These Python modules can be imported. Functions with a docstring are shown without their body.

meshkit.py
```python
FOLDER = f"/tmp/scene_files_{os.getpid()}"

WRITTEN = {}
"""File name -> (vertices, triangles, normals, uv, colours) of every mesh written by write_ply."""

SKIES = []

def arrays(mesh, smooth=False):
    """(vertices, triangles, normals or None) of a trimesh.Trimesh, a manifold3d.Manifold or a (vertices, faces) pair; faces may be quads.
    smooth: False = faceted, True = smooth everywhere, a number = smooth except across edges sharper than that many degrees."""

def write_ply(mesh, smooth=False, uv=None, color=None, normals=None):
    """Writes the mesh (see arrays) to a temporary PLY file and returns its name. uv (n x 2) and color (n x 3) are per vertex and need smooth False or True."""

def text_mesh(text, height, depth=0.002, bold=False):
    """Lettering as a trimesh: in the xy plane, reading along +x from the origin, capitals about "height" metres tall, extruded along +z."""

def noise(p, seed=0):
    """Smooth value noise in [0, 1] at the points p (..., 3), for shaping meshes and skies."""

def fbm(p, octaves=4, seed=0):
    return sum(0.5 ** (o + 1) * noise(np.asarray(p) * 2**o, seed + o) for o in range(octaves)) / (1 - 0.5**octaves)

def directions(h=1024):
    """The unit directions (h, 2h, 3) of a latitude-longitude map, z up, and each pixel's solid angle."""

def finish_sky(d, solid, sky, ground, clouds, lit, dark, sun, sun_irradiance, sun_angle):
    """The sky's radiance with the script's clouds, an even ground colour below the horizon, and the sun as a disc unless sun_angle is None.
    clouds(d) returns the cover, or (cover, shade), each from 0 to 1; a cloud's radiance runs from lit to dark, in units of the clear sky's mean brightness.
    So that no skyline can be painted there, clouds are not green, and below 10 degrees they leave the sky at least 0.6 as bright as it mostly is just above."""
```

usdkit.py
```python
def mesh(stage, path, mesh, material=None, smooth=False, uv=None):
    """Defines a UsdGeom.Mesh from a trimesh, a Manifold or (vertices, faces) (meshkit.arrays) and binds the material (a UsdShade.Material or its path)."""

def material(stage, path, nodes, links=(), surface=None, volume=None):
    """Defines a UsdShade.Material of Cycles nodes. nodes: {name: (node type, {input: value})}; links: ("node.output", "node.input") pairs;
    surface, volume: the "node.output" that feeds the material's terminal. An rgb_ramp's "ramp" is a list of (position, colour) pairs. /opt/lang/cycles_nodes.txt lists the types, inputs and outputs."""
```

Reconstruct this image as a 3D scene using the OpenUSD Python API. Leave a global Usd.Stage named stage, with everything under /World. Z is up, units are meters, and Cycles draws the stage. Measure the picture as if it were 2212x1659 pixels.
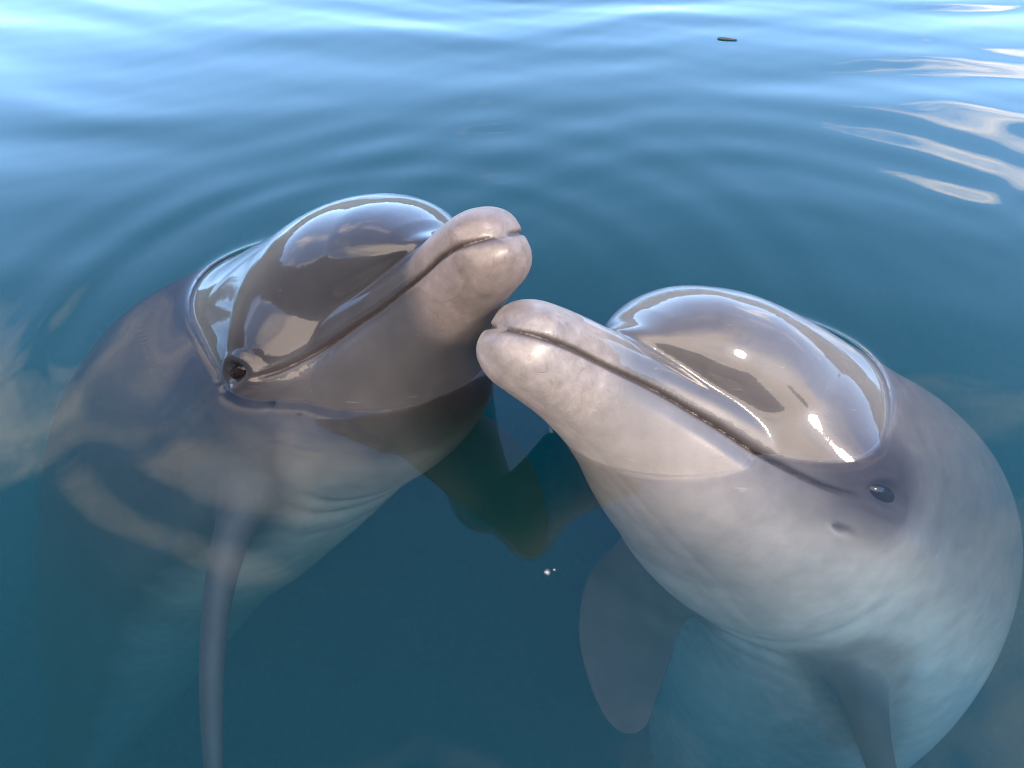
import math
import numpy as np
import trimesh
import manifold3d
from scipy.interpolate import PchipInterpolator
from scipy.spatial import cKDTree
from scipy.spatial.transform import Rotation
import meshkit
import usdkit
from pxr import Usd, UsdGeom, UsdLux, UsdShade, Gf, Sdf, Vt

stage = Usd.Stage.CreateInMemory()
UsdGeom.SetStageUpAxis(stage, "Z")
UsdGeom.SetStageMetersPerUnit(stage, 1.0)
UsdGeom.Xform.Define(stage, "/World")
UsdGeom.Scope.Define(stage, "/World/Looks")

# ------------------------------------------------------------------ camera, sky, sun, exposure
CAM_H, CAM_PITCH, HFOV = 0.5, 43.0, 65.5
EXPOSURE = 3.12
SKY_STRENGTH, SUN_STRENGTH = 0.15, 0.28
PILE = (1.9, -0.85, 0.08, 1.1)     # x, y, radius, height of the tall pile
CLOUD = (9.0, 7.3, 6.0)
SUN_EL, SUN_AZ = math.radians(42), math.radians(130)      # azimuth clockwise from +y (away from the camera)
SUN_DIR = np.array([math.sin(SUN_AZ)*math.cos(SUN_EL), math.cos(SUN_AZ)*math.cos(SUN_EL), math.sin(SUN_EL)])
cam = UsdGeom.Camera.Define(stage, "/World/camera")
cam.AddTranslateOp().Set(Gf.Vec3d(0, 0, CAM_H))
cam.AddRotateXOp().Set(90-CAM_PITCH)
cam.CreateHorizontalApertureAttr(36.0)
cam.CreateVerticalApertureAttr(27.0)
cam.CreateFocalLengthAttr(18/math.tan(math.radians(HFOV/2)))
cam.CreateClippingRangeAttr(Gf.Vec2f(0.02, 5000))
cam.CreateExposureAttr(EXPOSURE)


def say(prim, label=None, category=None, group=None, kind=None):
    prim = prim.GetPrim() if hasattr(prim, "GetPrim") else prim
    for k, v in (("label", label), ("category", category), ("group", group), ("kind", kind)):
        if v:
            prim.SetCustomDataByKey(k, v)
    return prim


sky = UsdLux.DomeLight.Define(stage, "/World/sky")
sky_mat = usdkit.material(stage, "/World/Looks/sky_air", {
    "sky": ("sky_texture", {"sky_type": "single_scattering", "sun_disc": False, "sun_elevation": SUN_EL, "sun_rotation": SUN_AZ, "altitude": 1500.0, "air_density": 1.15, "aerosol_density": 0.7, "ozone_density": 3.6}),
    "co": ("texture_coordinate", {}),
    "sep": ("separate_xyz", {}),
    "zz": ("math", {"math_type": "add", "value2": 0.16}),
    "zp": ("math", {"math_type": "maximum", "value2": 0.05}),
    "dx": ("math", {"math_type": "divide"}),
    "dy": ("math", {"math_type": "divide"}),
    "v": ("combine_xyz", {"z": 0.0}),
    "mp": ("mapping", {"mapping_type": "point", "location": (.085, -.080, 25.59), "scale": (.73, .806, 1.0)}),
    "n": ("noise_texture", {"scale": 1.15, "detail": 7.0, "roughness": 0.56, "distortion": 0.5}),
    "bank": ("math", {"math_type": "multiply_add", "value2": -0.11}),
    "ny": ("math", {"math_type": "multiply", "value2": -0.30}), "np": ("math", {"math_type": "maximum", "value2": 0.0}), "cov": ("math", {"math_type": "add"}),
    "r": ("rgb_ramp", {"ramp": [(0.0, (0, 0, 0)), (0.495, (0, 0, 0)), (0.58, (.42, .42, .42)), (0.69, (.95, .95, .95)), (1.0, (1, 1, 1))]}),
    "m": ("mix", {"color2": CLOUD}),
    "bg": ("background_shader", {"strength": SKY_STRENGTH}),
}, [("co.generated", "sep.vector"), ("sep.z", "zz.value1"), ("zz.value", "zp.value1"), ("sep.x", "dx.value1"), ("zp.value", "dx.value2"), ("sep.y", "dy.value1"), ("zp.value", "dy.value2"),
    ("dx.value", "v.x"), ("dy.value", "v.y"), ("v.vector", "mp.vector"), ("mp.vector", "n.vector"), ("sep.y", "bank.value1"), ("n.fac", "bank.value3"), ("sep.y", "ny.value1"), ("ny.value", "np.value1"), ("np.value", "cov.value1"), ("bank.value", "cov.value2"), ("cov.value", "r.fac"), ("r.color", "m.fac"), ("sky.color", "m.color1"), ("m.color", "bg.color")], surface="bg.background")
UsdShade.MaterialBindingAPI.Apply(sky.GetPrim()).Bind(sky_mat)
say(sky, "blue evening sky with thin pinkish clouds", "sky", kind="structure")
sun = UsdLux.DistantLight.Define(stage, "/World/sun")
sun.CreateIntensityAttr(SUN_STRENGTH)
sun.CreateAngleAttr(10.0)
sun.CreateNormalizeAttr(True)
sun.CreateColorAttr(Gf.Vec3f(1.0, 0.84, 0.68))
_z = Gf.Vec3d(*SUN_DIR.tolist())
sun.AddOrientOp().Set(Gf.Quatf(Gf.Rotation(Gf.Vec3d(0, 0, 1), _z).GetQuat()))

# ---------------------------------------------------------------- surface nets
def surface_nets(F, X, Y, Z):
    ins = F < 0
    nx, ny, nz = F.shape
    acc = np.zeros((nx-1, ny-1, nz-1, 3), np.float32); cnt = np.zeros((nx-1, ny-1, nz-1), np.float32)
    ax = (X, Y, Z)
    quads = []
    def cut(axis):
        sl0 = [slice(None)]*3; sl1 = [slice(None)]*3
        sl0[axis] = slice(0, -1); sl1[axis] = slice(1, None)
        a = ins[tuple(sl0)]; b = ins[tuple(sl1)]
        I = np.argwhere(a != b)
        fa = F[tuple(sl0)][tuple(I.T)]; fb = F[tuple(sl1)][tuple(I.T)]
        t = fa/(fa-fb)
        P = np.stack([ax[d][I[:, d]] for d in range(3)], 1).astype(np.float32)
        step = np.diff(ax[axis])[I[:, axis]]
        P[:, axis] += t*step
        flip = a[tuple(I.T)]
        return I, P, flip
    for axis in range(3):
        I, P, flip = cut(axis)
        o = [d for d in range(3) if d != axis]
        ok = (I[:, o[0]] > 0) & (I[:, o[1]] > 0) & (I[:, o[0]] < F.shape[o[0]]-1) & (I[:, o[1]] < F.shape[o[1]]-1)
        I, P, flip = I[ok], P[ok], flip[ok]
        cs = []
        for (d0, d1) in ((-1, -1), (0, -1), (0, 0), (-1, 0)):
            J = I.copy(); J[:, o[0]] += d0; J[:, o[1]] += d1
            np.add.at(acc, tuple(J.T), P); np.add.at(cnt, tuple(J.T), 1)
            cs.append(np.ravel_multi_index(J.T, cnt.shape))
        q = np.stack(cs, 1)
        if axis == 1: flip = ~flip
        q[flip] = q[flip][:, ::-1]
        quads.append(q)
    used = np.flatnonzero(cnt.ravel() > 0)
    idx = np.full(cnt.size, -1); idx[used] = np.arange(len(used))
    V = acc.reshape(-1, 3)[used]/cnt.ravel()[used][:, None]
    Q = idx[np.vstack(quads)]
    return V.astype(float), np.vstack([Q[:, [0, 1, 2]], Q[:, [0, 2, 3]]])

def smin(a, b, k):
    h = np.maximum(k-np.abs(a-b), 0)/k
    return np.minimum(a, b)-h*h*k*0.25
def smax(a, b, k): return -smin(-a, -b, k)
def sstep(x, a, b):
    t = np.clip((x-a)/(b-a), 0, 1); return t*t*(3-2*t)

class Prof:
    def __init__(s, xs, ys): s.p = PchipInterpolator(xs, ys); s.x0, s.x1 = xs[0], xs[-1]
    def __call__(s, x): return s.p(np.clip(x, s.x0, s.x1))

def tube(s, y, z, s0, s1, r0, r1, W, T, B, C, n=2.0):
    """egg section tube: W half width, T top, B bottom, C height of the widest line; r0, r1 rounding lengths of the ends"""
    t0 = np.clip((s-s0)/r0, 1e-4, 1); t1 = np.clip((s1-s)/r1, 1e-4, 1)
    cap = np.sqrt(1-(1-t0)**2)*np.sqrt(1-(1-t1)**2)
    c = C(s); a = W(s)*cap+1e-5; bt = (T(s)-c)*cap+1e-5; bb = (c-B(s))*cap+1e-5
    dz = z-c
    b = np.where(dz > 0, bt, bb)
    k = (np.abs(y/a)**n+np.abs(dz/b)**n)**(1/n)
    f = (k-1)*np.minimum(a, 0.5*(bt+bb))
    return np.maximum(f, np.maximum(s0-s, s-s1))

# canonical dolphin, s = metres behind the tip of the upper beak, y left, z up
MOUTH = Prof([-.01, .0, .015, .05, .10, .16, .22, .26, .285], [-.006, -.003, -.0005, .0015, .0015, -.0035, -.0125, -.0175, -.0145])
_K = [.095, .11, .125, .15, .18, .215, .26, .32, .40, .50, .65, .85, 1.1, 1.4, 1.8, 2.2, 2.6]
BODY_W = Prof(_K, [.038, .043, .051, .062, .075, .091, .108, .124, .145, .168, .19, .20, .19, .155, .085, .035, .02])
BODY_T = Prof(_K, [.046, .054, .070, .089, .103, .113, .119, .124, .136, .162, .196, .21, .205, .18, .12, .06, .03])
BODY_B = Prof(_K, [.022, .022, .020, .014, .004, -.022, -.070, -.118, -.146, -.168, -.19, -.205, -.20, -.17, -.11, -.055, -.03])
BODY_C = Prof(_K, [.034, .037, .042, .046, .046, .042, .028, .015, .005, 0., 0, 0, 0, 0, 0, 0, 0])
MOUTH = Prof([-.01, .0, .015, .05, .10, .16, .22, .26, .285], [-.006, -.003, -.0005, .0015, .0015, -.0035, -.0125, -.0175, -.0145])
UP_W = Prof([0, .01, .03, .06, .10, .14, .19, .25, .31], [.026, .0285, .0300, .0315, .038, .051, .073, .099, .117])
UP_T = Prof([0, .01, .03, .06, .10, .14, .20, .31], [.021, .024, .028, .031, .033, .036, .038, .041])
UP_B = Prof([0, .05, .10, .16, .22, .31], [-.013, -.010, -.011, -.0165, -.029, -.05])
UP_C = Prof([0, .05, .10, .16, .22, .31], [.005, .0065, .006, .003, -.004, -.010])
LO_W = Prof([-.012, .0, .02, .06, .10, .14, .19, .25, .32, .40], [.027, .0295, .0312, .034, .042, .055, .076, .100, .120, .13])
LO_B = Prof([-.012, .0, .03, .06, .10, .15, .20, .26, .32, .40], [-.031, -.034, -.039, -.044, -.055, -.073, -.094, -.116, -.133, -.146])
LO_T = Prof([-.012, .05, .10, .16, .22, .30, .40], [.006, .0105, .011, .006, -.004, -.011, 0])
LO_C = Prof([-.012, .05, .10, .16, .22, .30, .40], [-.014, -.013, -.015, -.022, -.032, -.038, -.03])
EYE = (.302, .1165, -.005)

def dolphin_sdf(s, y, z):
    m = tube(s, y, z, .098, 2.55, .075, .08, BODY_W, BODY_T, BODY_B, BODY_C, 2.15)
    u = tube(s, y, z, .0, .42, .022, .16, UP_W, UP_T, UP_B, UP_C, 2.2)
    l = tube(s, y, z, -.007, .52, .030, .2, LO_W, lambda q: LO_T(q), LO_B, LO_C, 2.2)
    kk = .005+.05*sstep(s, .20, .31)
    f = smin(m, u, kk)
    kl = .009+.028*sstep(s, .2, .31)
    f = smin(f, l, kl)
    # mouth slit on the sides
    side = sstep(np.abs(y), .0, .012)*0+1
    g = np.exp(-((z-MOUTH(s))/.0019)**2)*sstep(s, -.02, .0)*(1-sstep(s, .262, .286))
    f = f+.0030*g*side
    # hollow in front of the eye, brow and lids
    ya = np.abs(y)
    dx, dz = s-EYE[0], z-EYE[2]
    r = np.sqrt((dx/.0160)**2+((dz+5*dx*dx)/.0080)**2)
    f = f+.0040*np.exp(-(r/1.0)**4)
    f = f+.0035*np.exp(-(((s-.284)/.007)**2+((z+.042+.15*(s-.284))/.0026)**2))   # ear                       # socket opening
    f = f-.0014*np.exp(-((r-1.7)/.5)**2)               # lids
    f = f-.003*np.exp(-((dx/.05)**2+((dz-.004)/.03)**2)) # bulge round the eye
    # tail flattening is left to the fluke
    # folds of the throat
    v = sstep(-z, .02, .11)
    for s0, dep, wd in ((.40, .0022, .011), (.452, .0036, .013), (.51, .0016, .011)):
        f = f+dep*v*np.exp(-((s-s0-.10*np.abs(y)+.02*sstep(np.abs(y), .05, .12))/wd)**2)
    return f

def canonical_mesh(fine=.0018):
    def axis(parts):
        out = []
        for a, b, d in parts:
            n = max(1, int(round((b-a)/d))); out.append(np.linspace(a, b, n, endpoint=False))
        return np.concatenate(out+[[parts[-1][1]]])
    S = axis([(-.02, .05, fine), (.05, .36, fine*1.15), (.36, .5, .004), (.5, .75, .007), (.75, 2.58, .018)])
    yh = axis([(0, .10, fine), (.10, .14, fine*1.1), (.14, .226, .005)])
    Z = axis([(-.22, -.15, .005), (-.15, .15, fine*1.1), (.15, .225, .005)])
    Fh = dolphin_sdf(S[:, None, None], yh[None, :, None], Z[None, None, :]).astype(np.float32)
    F = np.concatenate([Fh[:, :0:-1], Fh], 1); Y = np.concatenate([-yh[:0:-1], yh])
    V, T = surface_nets(F, S, Y, Z)
    # slide the vertices onto the exact surface
    for _ in range(3):
        e = 4e-4
        f0 = dolphin_sdf(V[:, 0], V[:, 1], V[:, 2])
        g = np.stack([(dolphin_sdf(*(V+np.eye(3)[k]*e).T)-f0)/e for k in range(3)], 1)
        st = f0[:, None]*g/np.maximum((g*g).sum(1, keepdims=True), .05)
        ln = np.linalg.norm(st, axis=1, keepdims=True); st *= np.minimum(1, .003/np.maximum(ln, 1e-9))
        V = V-st
    return V, T
def rot(ax, a):
    c, s = np.cos(a), np.sin(a)
    if ax == 0: return np.array([[1,0,0],[0,c,-s],[0,s,c]])
    if ax == 1: return np.array([[c,0,s],[0,1,0],[-s,0,c]])
    return np.array([[c,-s,0],[s,c,0],[0,0,1]])
class Bend:
    """body bend: pitch (positive = belly side closes) and yaw angles along s, then the pose of the head"""
    def __init__(b, knots, pitch, yaw, R, t, scale=1., pivot=.30, mirror=False):
        b.mirror = mirror
        s = np.linspace(-.05, 2.7, 1101); ds = s[1]-s[0]
        p = np.radians(PchipInterpolator(knots, pitch)(np.clip(s, knots[0], knots[-1]))); w = np.radians(PchipInterpolator(knots, yaw)(np.clip(s, knots[0], knots[-1])))
        # body direction backwards; head frame: x forward (-s), y left, z up
        A = np.array([rot(2, wi) @ rot(1, -pi_) for pi_, wi in zip(p, w)])     # frame at each s
        d = -A[:, :, 0]                                                   # going back
        C = np.zeros((len(s), 3)); C[1:] = np.cumsum((d[1:]+d[:-1])/2*ds, 0)
        i0 = np.argmin(abs(s-pivot)); C -= C[i0]
        b.s, b.C, b.Y, b.Z = s, C, A[:, :, 1], A[:, :, 2]
        b.R, b.t, b.scale = R, t, scale
    def __call__(b, V):
        I = lambda a: np.stack([np.interp(V[:, 0], b.s, a[:, k]) for k in range(3)], 1)
        y = -V[:, 1:2] if b.mirror else V[:, 1:2]
        P = I(b.C)+y*I(b.Y)+V[:, 2:3]*I(b.Z)
        return b.scale*(P @ b.R.T)+b.t

# ------------------------------------------------------------------ poses of the two dolphins
CAM_EYE = np.array([0, 0, CAM_H])
_p = math.radians(CAM_PITCH)
CAM_F, CAM_U = np.array([0, math.cos(_p), -math.sin(_p)]), np.array([0, math.sin(_p), math.cos(_p)])
CAM_K = 0.5/math.tan(math.radians(HFOV/2))


def ray(px):
    """direction through a point of the photograph (2212 x 1659 frame)"""
    r = CAM_F+(px[0]-1106)/2212/CAM_K*np.array([1.0, 0, 0])-(px[1]-829.5)/2212/CAM_K*CAM_U
    return r/np.linalg.norm(r)


def on_water(px, z=0.0):
    r = ray(px)
    return CAM_EYE+r*(z-CAM_H)/r[2]


def along(px, near, length, far=True):
    """the point on that ray at a given length from a point"""
    r = ray(px)
    m = (near-CAM_EYE) @ r
    h2 = ((near-CAM_EYE-m*r)**2).sum()
    return CAM_EYE+r*(m+(1 if far else -1)*math.sqrt(max(length**2-h2, 0)))


FIT_R = [-0.8043, -0.8556, -2.36, 0.2323, 0.5469, -0.1003, 1.1414, 9.4764, 31.4058, 32.3496, 9.3762, 30.3443, 33.4397]
FIT_L = [-0.5139, -0.6512, -0.8273, -0.1479, 0.6355, -0.022, 1.054, 7.5025, 10.0052, 30.6126, 14.6863, 6.0678, 18.9461]


def pose(x):
    p5, p8, p13, y5, y8, y13 = x[7:]
    return Bend((.0, .25, .36, .5, .8, 1.3, 2.6), [0, 0, p5*.42, p5, p8, p13, p13], [0, 0, y5*.42, y5, y8, y13, y13], Rotation.from_rotvec(x[:3]).as_matrix(), np.array(x[3:6]), x[6])


def blade(root, tip, chord, length_bow=.03, c=(.085, .130, .122, .090, .048), th=(.036, .030, .022, .014, .008), n=40, m=36, bow=0.0):
    """a flipper: lens-shaped sections from root to tip, swept back along -chord"""
    root, tip = np.asarray(root, float), np.asarray(tip, float)
    ax = tip-root
    L = np.linalg.norm(ax); ax /= L
    ch = chord-(chord @ ax)*ax; ch /= np.linalg.norm(ch)
    nt = np.cross(ax, ch)
    t = np.sin(np.linspace(0, 1, n)*np.pi/2)
    knots = np.linspace(0, 1, len(c))
    C = PchipInterpolator(knots, c)(t)*np.sqrt(np.clip(1-((t-.86)/.14).clip(0, 1)**2, 0.0004, 1))
    H = PchipInterpolator(knots, th)(t)*np.sqrt(np.clip(1-((t-.86)/.14).clip(0, 1)**2, 0.0009, 1))
    sweep = length_bow*np.sin(np.pi*t*.9)-.05*t**2.2
    a = np.linspace(0, 2*np.pi, m, endpoint=False)
    u = np.cos(a); w = np.sin(a)*(.62+.38*u)          # blunt leading edge, thin trailing edge
    V = (root+ax*(t*L)[:, None]+ch*sweep[:, None]+nt*(bow*np.sin(np.pi*np.clip(t*1.15, 0, 1)))[:, None])[:, None]+ch*(C[:, None]*.5*u)[..., None]+nt*(H[:, None]*.62*w)[..., None]
    V = np.vstack([V.reshape(-1, 3), V[0].mean(0), V[-1].mean(0)])
    i, j = np.meshgrid(np.arange(n-1), np.arange(m), indexing="ij")
    A, B_, C_, D = i*m+j, i*m+(j+1) % m, (i+1)*m+(j+1) % m, (i+1)*m+j
    T = [np.stack([A, B_, C_], -1).reshape(-1, 3), np.stack([A, C_, D], -1).reshape(-1, 3)]
    k = np.arange(m)
    T += [np.stack([np.full(m, n*m), (k+1) % m, k], 1), np.stack([np.full(m, n*m+1), (n-1)*m+k, (n-1)*m+(k+1) % m], 1)]
    M = trimesh.Trimesh(V, np.vstack(T), process=False)
    if M.volume < 0:
        M.invert()
    return np.array(M.vertices), np.array(M.faces)


def solid(V, T):
    return manifold3d.Manifold(manifold3d.Mesh(np.asarray(V, np.float32), np.asarray(T, np.uint32)))


def join(body, blades):
    """one skin from the body and its flippers, smoothed where they meet"""
    M = solid(*body)
    for b in blades:
        M = M+solid(*b)
    m = M.to_mesh()
    V, T = np.array(m.vert_properties[:, :3], float), np.array(m.tri_verts)
    db, _ = cKDTree(body[0]).query(V)
    fl = np.vstack([b[0] for b in blades])
    onfl = db > 2e-4
    # seam: flipper points close to body points
    seam = np.zeros(len(V))
    tb = cKDTree(V[~onfl])
    d1, _ = tb.query(V[onfl])
    seam[onfl] = np.exp(-(d1/.032)**2)
    tf = cKDTree(V[onfl])
    d2, _ = tf.query(V[~onfl], distance_upper_bound=.09)
    seam[~onfl] = np.exp(-(np.where(np.isfinite(d2), d2, 1)/.032)**2)
    from scipy.sparse import coo_matrix, diags
    e = np.vstack([T[:, [0, 1]], T[:, [1, 2]], T[:, [2, 0]]])
    A = coo_matrix((np.ones(len(e)), (e[:, 0], e[:, 1])), shape=(len(V), len(V))).tocsr(); A = ((A+A.T) > 0).astype(float)
    Wm = diags(1/np.maximum(np.asarray(A.sum(1)).ravel(), 1)) @ A
    w = (seam*.7)[:, None]
    for _ in range(70):
        V = V+w*(Wm @ V-V)
    # how far a point belongs to a flipper, eased across the seam
    db2 = np.where(np.isfinite(d2), d2, 1)
    flw = np.zeros(len(V)); flw[onfl] = .5+.5*sstep(d1, 0, .05); flw[~onfl] = .5-.5*sstep(db2, 0, .05)
    return V, T, flw


CV, CT = canonical_mesh()


def build_dolphin(name, fit, flippers, beak=(), slim=1.0, lift=0.0, dry_to=.05, fin_tone=.36, fin_dark=0.0, pale=(.16, .62), label="", skin=None):
    bd = pose(fit)
    wa, wb = np.array(beak).T
    wp = PchipInterpolator(np.r_[wa[0]-.1, wa, wa[-1]+.2, 3], np.r_[wb[0]-.1, wb, wb[-1]+.2, wb[-1]+3-wa[-1]])
    W0 = CV.copy()
    gf = 1-(1-slim)*np.exp(-((CV[:, 0]-.14)/.07)**2)
    W0[:, 0] = wp(W0[:, 0]); W0[:, 1] *= gf; W0[:, 2] = W0[:, 2]*gf+lift*(1-sstep(CV[:, 0], -.01, .15))
    P = bd(W0)
    blades = []
    for f in flippers:
        root = bd(np.array([f["root"]]))[0]
        tip = along(f["tip"], root, f["len"], f.get("far", True))
        blades.append(blade(root, tip, np.asarray(f["chord"], float), **f.get("kw", {})))
    # back fin and tail flukes
    fin0, fin1 = bd(np.array([[1.20, 0, .17]]))[0], bd(np.array([[1.46, 0, .40]]))[0]
    blades.append(blade(fin0, fin1, bd(np.array([[1.0, 0, .17]]))[0]-fin0, .03, (.26, .21, .16, .11, .06), (.05, .035, .025, .015, .01)))
    for sd in (-1, 1):
        a, b = bd(np.array([[2.42, 0, 0.]]))[0], bd(np.array([[2.60, sd*.30, 0.]]))[0]
        blades.append(blade(a, b, bd(np.array([[2.2, 0, 0.]]))[0]-a, .03, (.16, .17, .13, .09, .05), (.035, .03, .022, .014, .008)))
    V, T, flw = join((P, CT), blades)
    _, k = cKDTree(P).query(V)
    c = CV[k]
    s, y, z = c[:, 0], np.abs(c[:, 1]), c[:, 2]
    w = np.clip((z-BODY_B(s))/(BODY_T(s)-BODY_B(s)), 0, 1)
    nz = meshkit.fbm(V*9, 3, 4)-.5
    tone = 1-sstep(w+nz*.12, pale[0], pale[1])
    head_tone = .62*(1-sstep(z-MOUTH(s)+nz*.02, -.055, .02))
    hb = 1-sstep(s, .22, .42)
    tone = tone*(1-hb)+head_tone*hb
    ex, ez = (s-EYE[0]+.004)/.050, (z-EYE[2]-.004)/.038
    patch = np.exp(-((ex**2+ez**2)*.9)**2)*(y > .06)
    tone = tone+(fin_tone-tone)*flw
    patch = np.maximum(patch, fin_dark*flw)
    mouth = np.exp(-((z-MOUTH(s))/.0023)**2)*sstep(s, -.03, -.01)*(1-sstep(s, .262, .286))*(y > .006)
    tip = (1-sstep(s+nz*.06+np.maximum(0, z-.0)*.2, .06, .11))
    below = MOUTH(s)-z
    dry = np.maximum(1-sstep(s, dry_to-.035, dry_to+.035), sstep(below, -.004, .012+.018*sstep(s, .15, .29))*(1-sstep(s, .31, .42)))
    dry = np.maximum(dry, np.exp(-(below/.008)**2)*(1-sstep(s, .262, .286)))
    ear = np.exp(-(((s-.284)/.006)**2+((z+.042+.15*(s-.284))/.0024)**2))
    x = UsdGeom.Xform.Define(stage, "/World/"+name)
    base = bd(np.array([[.45, 0, 0.]]))[0]
    x.AddTranslateOp().Set(Gf.Vec3d(*base.tolist()))
    say(x, label, "dolphin")
    m = usdkit.mesh(stage, f"/World/{name}/body", (V-base, T), skin, smooth=True)
    api = UsdGeom.PrimvarsAPI(m)
    for nme, val in (("tone", tone), ("mouth", mouth), ("tip", tip), ("patch", np.maximum(patch*.9, ear*.8)), ("dry", dry)):
        api.CreatePrimvar(nme, Sdf.ValueTypeNames.FloatArray, "vertex").Set(Vt.FloatArray.FromNumpy(np.asarray(val, np.float32)))
    em = trimesh.creation.icosphere(4)
    q0, nrm = np.array([EYE[0]+.0045, .1408, EYE[2]-.0005]), np.array([-.17, 1, -.02]); nrm /= np.linalg.norm(nrm)
    ts = np.array([1.0, 0, 0])-nrm[0]*nrm; ts /= np.linalg.norm(ts)
    for i, sd in enumerate((1, -1)):
        e = np.array(em.vertices)*[.0165, .0078, .0074]
        E = q0-nrm*.0080+e[:, :1]*ts+e[:, 1:2]*nrm+e[:, 2:]*np.cross(ts, nrm)*-1
        E[:, 1] *= sd
        E[:, 0] += float(wp(EYE[0]))-EYE[0]
        F = em.faces if sd < 0 else em.faces[:, ::-1]
        usdkit.mesh(stage, f"/World/{name}/eye"+("" if i == 0 else "_001"), (bd(E)-base, F[:, ::-1]), "/World/Looks/eye", smooth=True)
    return V, T


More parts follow.
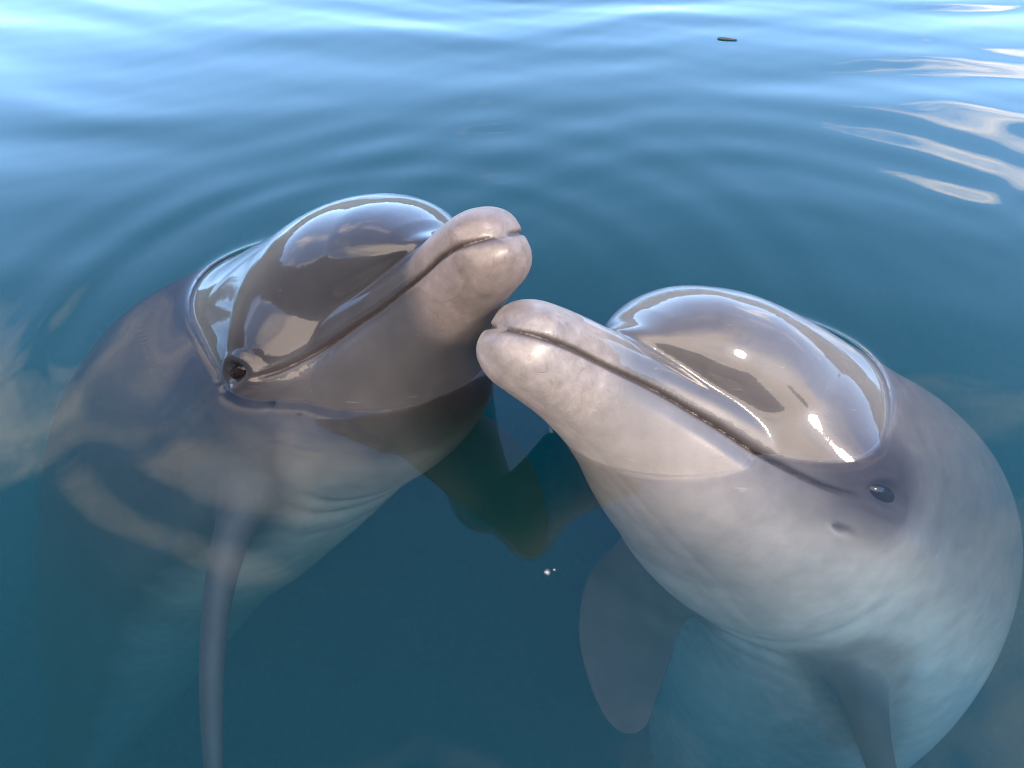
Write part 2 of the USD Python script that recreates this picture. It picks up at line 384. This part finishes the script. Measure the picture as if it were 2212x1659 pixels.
# ------------------------------------------------------------------ materials
def skin_material(name, dorsal, flank, chin, belly, tipc):
    return usdkit.material(stage, "/World/Looks/"+name, {
        "tone": ("attribute", {"attribute": "tone"}), "mouth": ("attribute", {"attribute": "mouth"}), "dry": ("attribute", {"attribute": "dry"}), "patch": ("attribute", {"attribute": "patch"}), "pmul": ("mix", {"mix_type": "multiply", "color2": (.26, .25, .30)}), "tip": ("attribute", {"attribute": "tip"}),
        "co": ("texture_coordinate", {}), "geo": ("geometry", {}), "sep": ("separate_xyz", {}),
        "blot": ("noise_texture", {"scale": 38.0, "detail": 5.0, "roughness": 0.6}),
        "blotm": ("map_range", {"from_min": 0.3, "from_max": 0.7, "to_min": 0.86, "to_max": 1.12, "clamp": True}),
        "tn": ("noise_texture", {"scale": 85.0, "detail": 6.0, "roughness": 0.7}), "tnr": ("rgb_ramp", {"ramp": [(.28, (.62, .58, .60)), (.42, (.88, .84, .83)), (.56, (1.05, .99, .96)), (.70, (1.28, 1.27, 1.30))]}), "tnm": ("mix", {"mix_type": "multiply"}),
        "ramp": ("rgb_ramp", {"ramp": [(0, dorsal), (0.32, flank), (0.62, chin), (1, belly)]}),
        "tipmix": ("mix", {"color2": tipc}), "tipf": ("math", {"math_type": "multiply", "value2": 0.75}),
        "mul": ("mix", {"mix_type": "multiply", "fac": 1.0}),
        "mmix": ("mix", {"color2": (0.012, 0.010, 0.011)}),
        # scratches on the snout
        "m1": ("mapping", {"rotation": (.5, .9, .3), "scale": (520.0, 60.0, 60.0)}), "m2": ("mapping", {"rotation": (1.4, .2, 1.1), "scale": (75.0, 600.0, 95.0)}), "m3": ("mapping", {"rotation": (.2, .6, .3), "scale": (60.0, 90.0, 560.0)}),
        "s1": ("noise_texture", {"scale": 1.0, "detail": 0.0}), "s2": ("noise_texture", {"scale": 1.0, "detail": 0.0}), "s3": ("noise_texture", {"scale": 1.0, "detail": 0.0}),
        "smx": ("math", {"math_type": "maximum"}), "smy": ("math", {"math_type": "maximum"}),
        "crkm": ("map_range", {"from_min": 0.83, "from_max": 0.77, "to_min": 0.0, "to_max": 1.0, "clamp": True}),
        "crt0": ("math", {"math_type": "multiply", "value2": 0.45}), "crt": ("math", {"math_type": "multiply", "value2": 1.0}),
        "crh": ("mix", {"color1": (1, 1, 1)}),
        "rkm": ("mapping", {"rotation": (.4, .3, .8), "scale": (9.0, 260.0, 260.0)}), "rkn": ("noise_texture", {"scale": 1.0, "detail": 1.0}), "rkr": ("map_range", {"from_min": 0.74, "from_max": 0.82, "to_min": 0.0, "to_max": 0.16, "clamp": True}), "rkx": ("mix", {"mix_type": "screen", "color2": (.12, .11, .11)}),
        "crb": ("rgb_to_bw", {}), "crd": ("map_range", {"from_min": 0.95, "from_max": 0.5, "to_min": 0.0, "to_max": 0.22, "clamp": True}), "crm": ("mix", {"color2": (.02, .016, .016)}),
        "fine": ("noise_texture", {"scale": 420.0, "detail": 3.0, "roughness": 0.6}),
        "hsum": ("mix", {"mix_type": "multiply", "fac": 0.35}),
        "bump": ("bump", {"strength": 0.38, "distance": 0.0010}),
        # wet film: everywhere above the water but the dry snout, with a ragged edge
        "wn": ("noise_texture", {"scale": 130.0, "detail": 6.0, "roughness": 0.75}),
        "wsum": ("math", {"math_type": "multiply_add", "value2": 1.1}),
        "wet": ("map_range", {"from_min": 1.08, "from_max": 1.04, "to_min": 0.0, "to_max": 1.0, "clamp": True}),
        "air": ("map_range", {"from_min": -0.001, "from_max": 0.001, "to_min": 0.0, "to_max": 1.0, "clamp": True}),
        "coat": ("math", {"math_type": "multiply"}),
        "spd": ("math", {"math_type": "multiply_add", "value2": 0.20, "value3": 0.07}), "spec": ("math", {"math_type": "multiply"}),
        "fnm": ("noise_texture", {"scale": 60.0, "detail": 4.0, "roughness": 0.6}),
        "cbump": ("bump", {"strength": 0.07, "distance": 0.0012}),
        "ro": ("map_range", {"from_min": 0.0, "from_max": 1.0, "to_min": 0.33, "to_max": 0.38}),
        "p": ("principled_bsdf", {"roughness": 0.42, "coat_roughness": 0.035, "coat_ior": 1.29, "subsurface_weight": 0.0}),
    }, [("tone.fac", "ramp.fac"), ("tip.fac", "ro.value"), ("ro.result", "p.roughness"), ("ramp.color", "tipmix.color1"), ("tip.fac", "tipf.value1"), ("tipf.value", "tipmix.fac"),
        ("co.object", "blot.vector"), ("blot.fac", "blotm.value"), ("tipmix.color", "mul.color1"), ("blotm.result", "mul.color2"), ("co.object", "rkm.vector"), ("rkm.vector", "rkn.vector"), ("rkn.fac", "rkr.value"), ("rkr.result", "rkx.fac"), ("mul.color", "rkx.color1"), ("rkx.color", "tnm.color1"), ("co.object", "tn.vector"), ("tn.fac", "tnr.fac"), ("tnr.color", "tnm.color2"), ("tip.fac", "tnm.fac"), ("tnm.color", "crm.color1"), ("crd.result", "crm.fac"), ("crh.color", "crb.color"), ("crb.val", "crd.value"), ("crm.color", "pmul.color1"), ("patch.fac", "pmul.fac"), ("pmul.color", "mmix.color1"), ("mouth.fac", "mmix.fac"), ("mmix.color", "p.base_color"),
        ("co.object", "m1.vector"), ("co.object", "m2.vector"), ("co.object", "m3.vector"), ("m1.vector", "s1.vector"), ("m2.vector", "s2.vector"), ("m3.vector", "s3.vector"),
        ("s1.fac", "smx.value1"), ("s2.fac", "smx.value2"), ("smx.value", "smy.value1"), ("s3.fac", "smy.value2"), ("smy.value", "crkm.value"), ("tip.fac", "crt0.value1"), ("crt0.value", "crt.value1"), ("crt.value", "crh.fac"), ("crkm.result", "crh.color2"), 
        ("co.object", "fine.vector"), ("crh.color", "hsum.color1"), ("fine.color", "hsum.color2"), ("hsum.color", "bump.height"), ("bump.normal", "p.normal"),
        ("co.object", "wn.vector"), ("wn.fac", "wsum.value1"), ("dry.fac", "wsum.value3"), ("wsum.value", "wet.value"),
        ("geo.position", "sep.vector"), ("sep.z", "air.value"), ("wet.result", "coat.value1"), ("air.result", "coat.value2"), ("coat.value", "p.coat_weight"),
        ("dry.fac", "spd.value1"), ("spd.value", "spec.value2"), ("air.result", "spec.value1"), ("spec.value", "p.specular_ior_level"), ("co.object", "fnm.vector"), ("fnm.fac", "cbump.height"), ("cbump.normal", "p.coat_normal")], surface="p.BSDF")


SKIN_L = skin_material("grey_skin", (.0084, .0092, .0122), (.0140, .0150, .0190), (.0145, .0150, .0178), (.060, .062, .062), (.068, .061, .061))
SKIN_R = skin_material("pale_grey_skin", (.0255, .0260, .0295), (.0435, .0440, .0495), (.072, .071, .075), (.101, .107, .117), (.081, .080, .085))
usdkit.material(stage, "/World/Looks/eye", {"p": ("principled_bsdf", {"base_color": (.0016, .0012, .0013), "roughness": 0.10, "specular_ior_level": 0.16})}, [], surface="p.BSDF")

WATER = usdkit.material(stage, "/World/Looks/water", {
    "lw": ("layer_weight", {"blend": 0.5}),
    "pw": ("math", {"math_type": "power", "value2": 5.0}),
    "fr": ("math", {"math_type": "multiply_add", "value2": 0.98, "value3": 0.02}),
    "t": ("transparent_bsdf", {"color": (1, 1, 1)}),
    "g": ("glossy_bsdf", {"color": (1, 1, 1), "roughness": 0.0}),
    "mix": ("mix_closure", {}),
    "vol": ("volume_coefficients", {"scatter_coeffs": (.001, .050, .041), "absorption_coeffs": (1.5, .80, .50), "anisotropy": 0.3}),
}, [("lw.facing", "pw.value1"), ("pw.value", "fr.value1"), ("fr.value", "mix.fac"), ("t.BSDF", "mix.closure1"), ("g.BSDF", "mix.closure2")], surface="mix.closure", volume="vol.volume")
usdkit.material(stage, "/World/Looks/seabed", {"n": ("noise_texture", {"scale": 0.6, "detail": 5.0}), "r": ("rgb_ramp", {"ramp": [(0.3, (.03, .05, .045)), (0.7, (.07, .085, .07))]}), "p": ("principled_bsdf", {"roughness": 0.9})},
                [("n.fac", "r.fac"), ("r.color", "p.base_color")], surface="p.BSDF")
usdkit.material(stage, "/World/Looks/hillside", {"n": ("noise_texture", {"scale": 0.25, "detail": 6.0}), "r": ("rgb_ramp", {"ramp": [(0.3, (.022, .028, .014)), (0.55, (.05, .055, .03)), (0.72, (.10, .085, .06))]}), "p": ("principled_bsdf", {"roughness": 0.9})},
                [("n.fac", "r.fac"), ("r.color", "p.base_color")], surface="p.BSDF")

# ------------------------------------------------------------------ dolphins
BOW_L = .024
X, Yv, Zv = np.eye(3)
VR, TR = build_dolphin("dolphin", FIT_R, [
    dict(root=(.50, -.10, -.07), tip=(1255, 1480), len=.33, far=False, chord=(-.75, .1, .5), kw=dict(c=(.10, .14, .14, .125, .085))),
    dict(root=(.43, .05, -.06), tip=(1965, 1850), len=.43, chord=-ray((1925, 1500)), kw=dict(th=(.11, .070, .040, .028, .016), c=(.10, .13, .12, .09, .05))),
], ((0, 0), (.10, .103), (.20, .192), (.311, .291), (.42, .40)), 1.0, 0.0, .045, .0, .88, (.16, .62), "pale grey dolphin on the right, whole cheek and left eye seen through the water", SKIN_R)
VL, TL = build_dolphin("dolphin_001", FIT_L, [
    dict(root=(.47, -.07, -.06), tip=(440, 1800), len=.38, chord=-ray((460, 1350)), kw=dict(th=(.11, .050, .030, .024, .014), bow=BOW_L)),
    dict(root=(.47, .09, -.07), tip=(1205, 1160), len=.37, chord=(.6, .3, .6)),
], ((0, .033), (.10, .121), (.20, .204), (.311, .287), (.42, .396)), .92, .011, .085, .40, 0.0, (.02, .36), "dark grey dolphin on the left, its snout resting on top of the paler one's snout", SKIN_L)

# ------------------------------------------------------------------ water
def steps(a, b, d0, ratio, cap=None):
    out, d = [a], d0
    while out[-1] < b:
        out.append(out[-1]+d); d = min(d*ratio, cap) if cap else d*ratio
    return np.array(out[1:])


def axis(lo, hi, fine, near_lo, near_hi, far):
    up1 = steps(hi, near_hi, fine, 1.06, .011); up2 = steps(up1[-1], far, .012, 1.10)
    dn1 = steps(-lo, -near_lo, fine, 1.06, .011); dn2 = steps(dn1[-1], far, .012, 1.10)
    return np.concatenate([-dn2[::-1], -dn1[::-1], np.arange(lo, hi+fine/2, fine), up1, up2])


gx = axis(-.34, .36, .0020, -1.9, 1.9, 260.0)
gy = axis(.30, .78, .0020, .0, 2.6, 260.0)
GX, GY = np.meshgrid(gx, gy, indexing="ij")


def ripples(x, y):
    rng = np.random.default_rng(7)
    q = np.stack([x*1.7, y*1.7, np.zeros_like(x)], -1)
    wx = (meshkit.fbm(q, 2, 11)-.5)*.35; wy = (meshkit.fbm(q, 2, 12)-.5)*.35
    X_, Y_ = x+wx, y+wy
    r = np.hypot(x-.02, y-.58)
    calm = sstep(r, .25, 1.1)
    h = np.zeros_like(x)
    for lam, slope, ang in ((.34, .015, 4), (.25, .016, -10), (.19, .016, 12), (.145, .012, -3), (.115, .009, 16), (.085, .006, -14), (.06, .004, 30), (.045, .003, -35)):
        a = math.radians(ang+rng.uniform(-4, 4)); k = 2*math.pi/lam
        h += slope/k*np.sin(k*(X_*math.sin(a)+Y_*math.cos(a))+rng.uniform(0, 6.3))*(.18+.82*calm)
    for cx, cy, lam, slope, r0, wd in ((-.10, .66, .085, .022, .36, .13), (-.12, .66, .055, .013, .27, .08), (.24, .56, .10, .018, .55, .22), (.24, .56, .07, .009, .36, .1)):
        rr = np.hypot(X_*.3+x*.7-cx, (Y_*.3+y*.7-cy)); k = 2*math.pi/lam
        h += slope/k*np.sin(k*rr)*np.exp(-((rr-r0)/wd)**2)
    far = 1/(1+(np.hypot(x, y)/9.0)**2)
    return h*far


def contact(V, T):
    e = np.vstack([T[:, [0, 1]], T[:, [1, 2]], T[:, [2, 0]]])
    a, b = V[e[:, 0]], V[e[:, 1]]
    m = (a[:, 2] > 0) != (b[:, 2] > 0)
    a, b = a[m], b[m]
    t = (a[:, 2]/(a[:, 2]-b[:, 2]))[:, None]
    return (a+(b-a)*t)[:, :2]


rim = cKDTree(np.vstack([contact(VR, TR), contact(VL, TL)]))
HZ = ripples(GX, GY)
near = (GX > -.5) & (GX < .5) & (GY > .1) & (GY < .95)
d, _ = rim.query(np.stack([GX[near], GY[near]], 1), distance_upper_bound=.05)
d = np.where(np.isfinite(d), d, 1)
HZ[near] = HZ[near]*(1-.6*np.exp(-d/.03))+.0032*np.exp(-d/.0045)
nx, ny = len(gx), len(gy)
V = np.stack([GX, GY, HZ], -1).reshape(-1, 3)
i, j = np.meshgrid(np.arange(nx-1), np.arange(ny-1), indexing="ij")
a = (i*ny+j).ravel()
T = np.vstack([np.stack([a, a+ny, a+ny+1], 1), np.stack([a, a+ny+1, a+1], 1)])
ring = np.concatenate([np.arange(nx)*ny, (nx-1)*ny+np.arange(1, ny), np.arange(nx-2, -1, -1)*ny+ny-1, np.arange(ny-2, 0, -1)])
DEPTH = 3.4
low = V[ring].copy(); low[:, 2] = -DEPTH
n0 = len(V)
kk = np.arange(len(ring)); k2 = (kk+1) % len(ring)
side = np.vstack([np.stack([ring[kk], n0+kk, n0+k2], 1), np.stack([ring[kk], n0+k2, ring[k2]], 1)])
V = np.vstack([V, low, [[0, 0.5, -DEPTH]]])
bot = np.stack([np.full(len(ring), len(V)-1), n0+k2, n0+kk], 1)
# the side and the floor keep their own normals: they are split off from the surface's vertices
VW = np.vstack([V[:n0], V[ring], low, V[-1:]])
r1 = n0+kk; r2 = n0+k2; l1 = n0+len(ring)+kk; l2 = n0+len(ring)+k2
TW = np.vstack([T, np.stack([r1, l1, l2], 1), np.stack([r1, l2, r2], 1), np.stack([np.full(len(ring), len(VW)-1), l2, l1], 1)])
water = usdkit.mesh(stage, "/World/water", (VW, TW), WATER, smooth=True)
say(water, "calm teal sea water with soft ripples round both dolphins", "water", kind="structure")
g = trimesh.creation.box((540, 540, .5)); g.apply_translation((0, 0, -DEPTH-.75))
say(usdkit.mesh(stage, "/World/seabed", g, "/World/Looks/seabed"), "dark sandy sea floor under the water", "seabed", kind="structure")

# ------------------------------------------------------------------ the shore round the bay (outside the frame, seen in the wet skin)
na, nr = 2880, 7
az = np.linspace(0, 2*np.pi, na, endpoint=False)
cs, sn = np.sin(az), np.cos(az)                    # azimuth clockwise from +y
frontness = (sn+1)/2
elev = 6.3+7*(1-frontness)**1.2+3*np.abs(cs)+13*np.exp(-((np.degrees(az)-232)/42)**2)
prof = meshkit.fbm(np.stack([cs*2.2+5, sn*2.2+5, np.zeros(na)], 1), 3, 3)
jag = meshkit.fbm(np.stack([cs*60+90, sn*60+90, np.zeros(na)], 1), 4, 5)
top = 120*np.tan(np.radians(elev*(.65+.7*prof)))+ (jag-.3)*6.5
rings = [(96, -.05), (100, .25), (110, .75), (120, 1.0), (132, .85), (160, .4), (200, -.05)]
V = []
for rr, hh in rings:
    V.append(np.stack([cs*rr, sn*rr, np.where(hh < 0, -2.0, top*hh+(jag-.5)*2*(0 < hh < 1))], 1))
V = np.vstack(V)
i, j = np.meshgrid(np.arange(nr-1), np.arange(na), indexing="ij")
A, B2, C2, D2 = (i*na+j).ravel(), (i*na+(j+1) % na).ravel(), ((i+1)*na+(j+1) % na).ravel(), ((i+1)*na+j).ravel()
say(usdkit.mesh(stage, "/World/hills", (V, np.vstack([np.stack([A, C2, B2], 1), np.stack([A, D2, C2], 1)])), "/World/Looks/hillside", smooth=True), "dark wooded hills round the bay", "hills", kind="structure")

# ------------------------------------------------------------------ the landing stage behind the camera (seen in the wet skin, and its pile shades the left dolphin)
usdkit.material(stage, "/World/Looks/weathered_wood", {"co": ("texture_coordinate", {}), "mp": ("mapping", {"scale": (40.0, 2.0, 40.0)}), "n": ("noise_texture", {"scale": 1.0, "detail": 5.0}),
    "r": ("rgb_ramp", {"ramp": [(0.3, (.07, .045, .032)), (0.6, (.16, .11, .08)), (0.8, (.22, .17, .13))]}), "b": ("bump", {"strength": 0.4, "distance": 0.003}), "p": ("principled_bsdf", {"roughness": 0.8})},
    [("co.object", "mp.vector"), ("mp.vector", "n.vector"), ("n.fac", "r.fac"), ("r.color", "p.base_color"), ("n.fac", "b.height"), ("b.normal", "p.normal")], surface="p.BSDF")
dock = UsdGeom.Xform.Define(stage, "/World/landing_stage")
dock.AddTranslateOp().Set(Gf.Vec3d(0, -1.85, 0))
say(dock, "brown wooden landing stage with plank deck and round piles", "landing stage")
rng = np.random.default_rng(3)


def number(base, k):
    return base if k == 0 else f"{base}_{k:03d}"


def slab(size, at):
    m = manifold3d.Manifold.hull(manifold3d.Manifold.cube(tuple(np.array(size)-[0, 0, .008]), True)+manifold3d.Manifold.cube(tuple(np.array(size)-[.008, .008, 0]), True))
    return m.translate(tuple(at))


for k, xx in enumerate(np.arange(-2.1, 2.11, .15)):
    L = 2.3+rng.uniform(-.015, .015)
    usdkit.mesh(stage, "/World/landing_stage/"+number("plank", k), slab((.142, L, .035), (xx, 1.18-L/2+rng.uniform(-.006, .006), .1825+rng.uniform(-.002, .002))), "/World/Looks/weathered_wood")
for k, yy in enumerate((1.08, 0.1, -.9)):
    usdkit.mesh(stage, "/World/landing_stage/"+number("beam", k), slab((4.3, .07, .14), (0, yy, .092)), "/World/Looks/weathered_wood")
for k, (xx, yy, top, rad) in enumerate(((PILE[0], PILE[1]+1.85, PILE[3], PILE[2]), (-1.9, .95, .15, .07), (1.9, -.8, .15, .07), (-1.9, -.8, .15, .07))):
    a = np.linspace(0, 2*np.pi, 40, endpoint=False)
    zz = np.array([-3.8, .5*top, top-.02, top])
    rr = np.array([rad*1.06, rad*1.02, rad, rad*.86])
    Vp = np.stack([xx+rr[:, None]*np.cos(a), yy+rr[:, None]*np.sin(a), np.repeat(zz[:, None], 40, 1)], -1).reshape(-1, 3)
    i, j = np.meshgrid(np.arange(3), np.arange(40), indexing="ij")
    A, B2, C2, D2 = (i*40+j).ravel(), (i*40+(j+1) % 40).ravel(), ((i+1)*40+(j+1) % 40).ravel(), ((i+1)*40+j).ravel()
    kk = np.arange(1, 39)
    Tp = np.vstack([np.stack([A, B2, C2], 1), np.stack([A, C2, D2], 1), np.stack([np.full(38, 120), 120+kk, 121+kk], 1), np.stack([np.zeros(38, int), kk+1, kk], 1)])
    usdkit.mesh(stage, "/World/landing_stage/"+number("pile", k), (Vp, Tp), "/World/Looks/weathered_wood", smooth=40)

# ------------------------------------------------------------------ small things on the water
usdkit.material(stage, "/World/Looks/wet_leaf", {"p": ("principled_bsdf", {"base_color": (.02, .023, .022), "roughness": 0.8, "specular_ior_level": 0.1})}, [], surface="p.BSDF")


def surface_z(p):
    return float(ripples(np.array([p[0]]), np.array([p[1]]))[0])


p0, p1 = on_water((1548, 84)), on_water((1594, 88))
mid = (p0+p1)/2; mid[2] = surface_z(mid)
L = np.linalg.norm(p1-p0); ax = (p1-p0)/L; sd = np.array([-ax[1], ax[0], 0])
u = np.linspace(-1, 1, 25)
L *= .95
wd = L*.14*np.sqrt(np.clip(1-u**2, 0, 1))*(1-.25*u)
cr = np.array([-1, -.5, 0, .5, 1.0])
topv = ax*(u*L/2)[:, None, None]+sd*(wd[:, None]*cr)[..., None]+np.array([0, 0, 1])*(.0007+.0006*np.abs(u)[:, None]**3+.0008*np.abs(cr)**2*(wd[:, None]/wd.max()))[..., None]
botv = topv-np.array([0, 0, .0009])
Vl = np.vstack([topv.reshape(-1, 3), botv.reshape(-1, 3)])
i, j = np.meshgrid(np.arange(24), np.arange(4), indexing="ij")
A, B2, C2, D2 = (i*5+j).ravel(), (i*5+j+1).ravel(), ((i+1)*5+j+1).ravel(), ((i+1)*5+j).ravel()
Tl = np.vstack([np.stack([A, D2, C2], 1), np.stack([A, C2, B2], 1)])
Tl = np.vstack([Tl, Tl[:, ::-1]+125])
leaf = UsdGeom.Xform.Define(stage, "/World/floating_leaf"); leaf.AddTranslateOp().Set(Gf.Vec3d(*mid.tolist()))
say(leaf, "small dark leaf floating alone on the water beyond the dolphins", "leaf")
usdkit.mesh(stage, "/World/floating_leaf/blade", (Vl, Tl), "/World/Looks/wet_leaf", smooth=True)
usdkit.material(stage, "/World/Looks/bubble_film", {"lw": ("layer_weight", {"blend": 0.5}), "pw": ("math", {"math_type": "power", "value2": 3.0}), "fr": ("math", {"math_type": "multiply_add", "value2": 0.9, "value3": 0.06}),
    "t": ("transparent_bsdf", {}), "g": ("glossy_bsdf", {"color": (1, 1, 1), "roughness": 0.02}), "mix": ("mix_closure", {})},
    [("lw.facing", "pw.value1"), ("pw.value", "fr.value1"), ("fr.value", "mix.fac"), ("t.BSDF", "mix.closure1"), ("g.BSDF", "mix.closure2")], surface="mix.closure")
bub = trimesh.creation.icosphere(3, 1.0)
for k, (px, r, lab) in enumerate((((1182, 1237), .0024, "air bubble on the dark green water between the two dolphins"), ((1197, 1231), .0010, "tiny air bubble beside the larger one on the dark green water"))):
    c = on_water(px); c[2] = surface_z(c)+r*.2
    hemi = trimesh.Trimesh(bub.vertices*r, bub.faces, process=False)
    b = usdkit.mesh(stage, "/World/"+number("air_bubble", k), hemi, "/World/Looks/bubble_film", smooth=True)
    b.AddTranslateOp().Set(Gf.Vec3d(*c.tolist()))
    say(b, lab, "bubble")
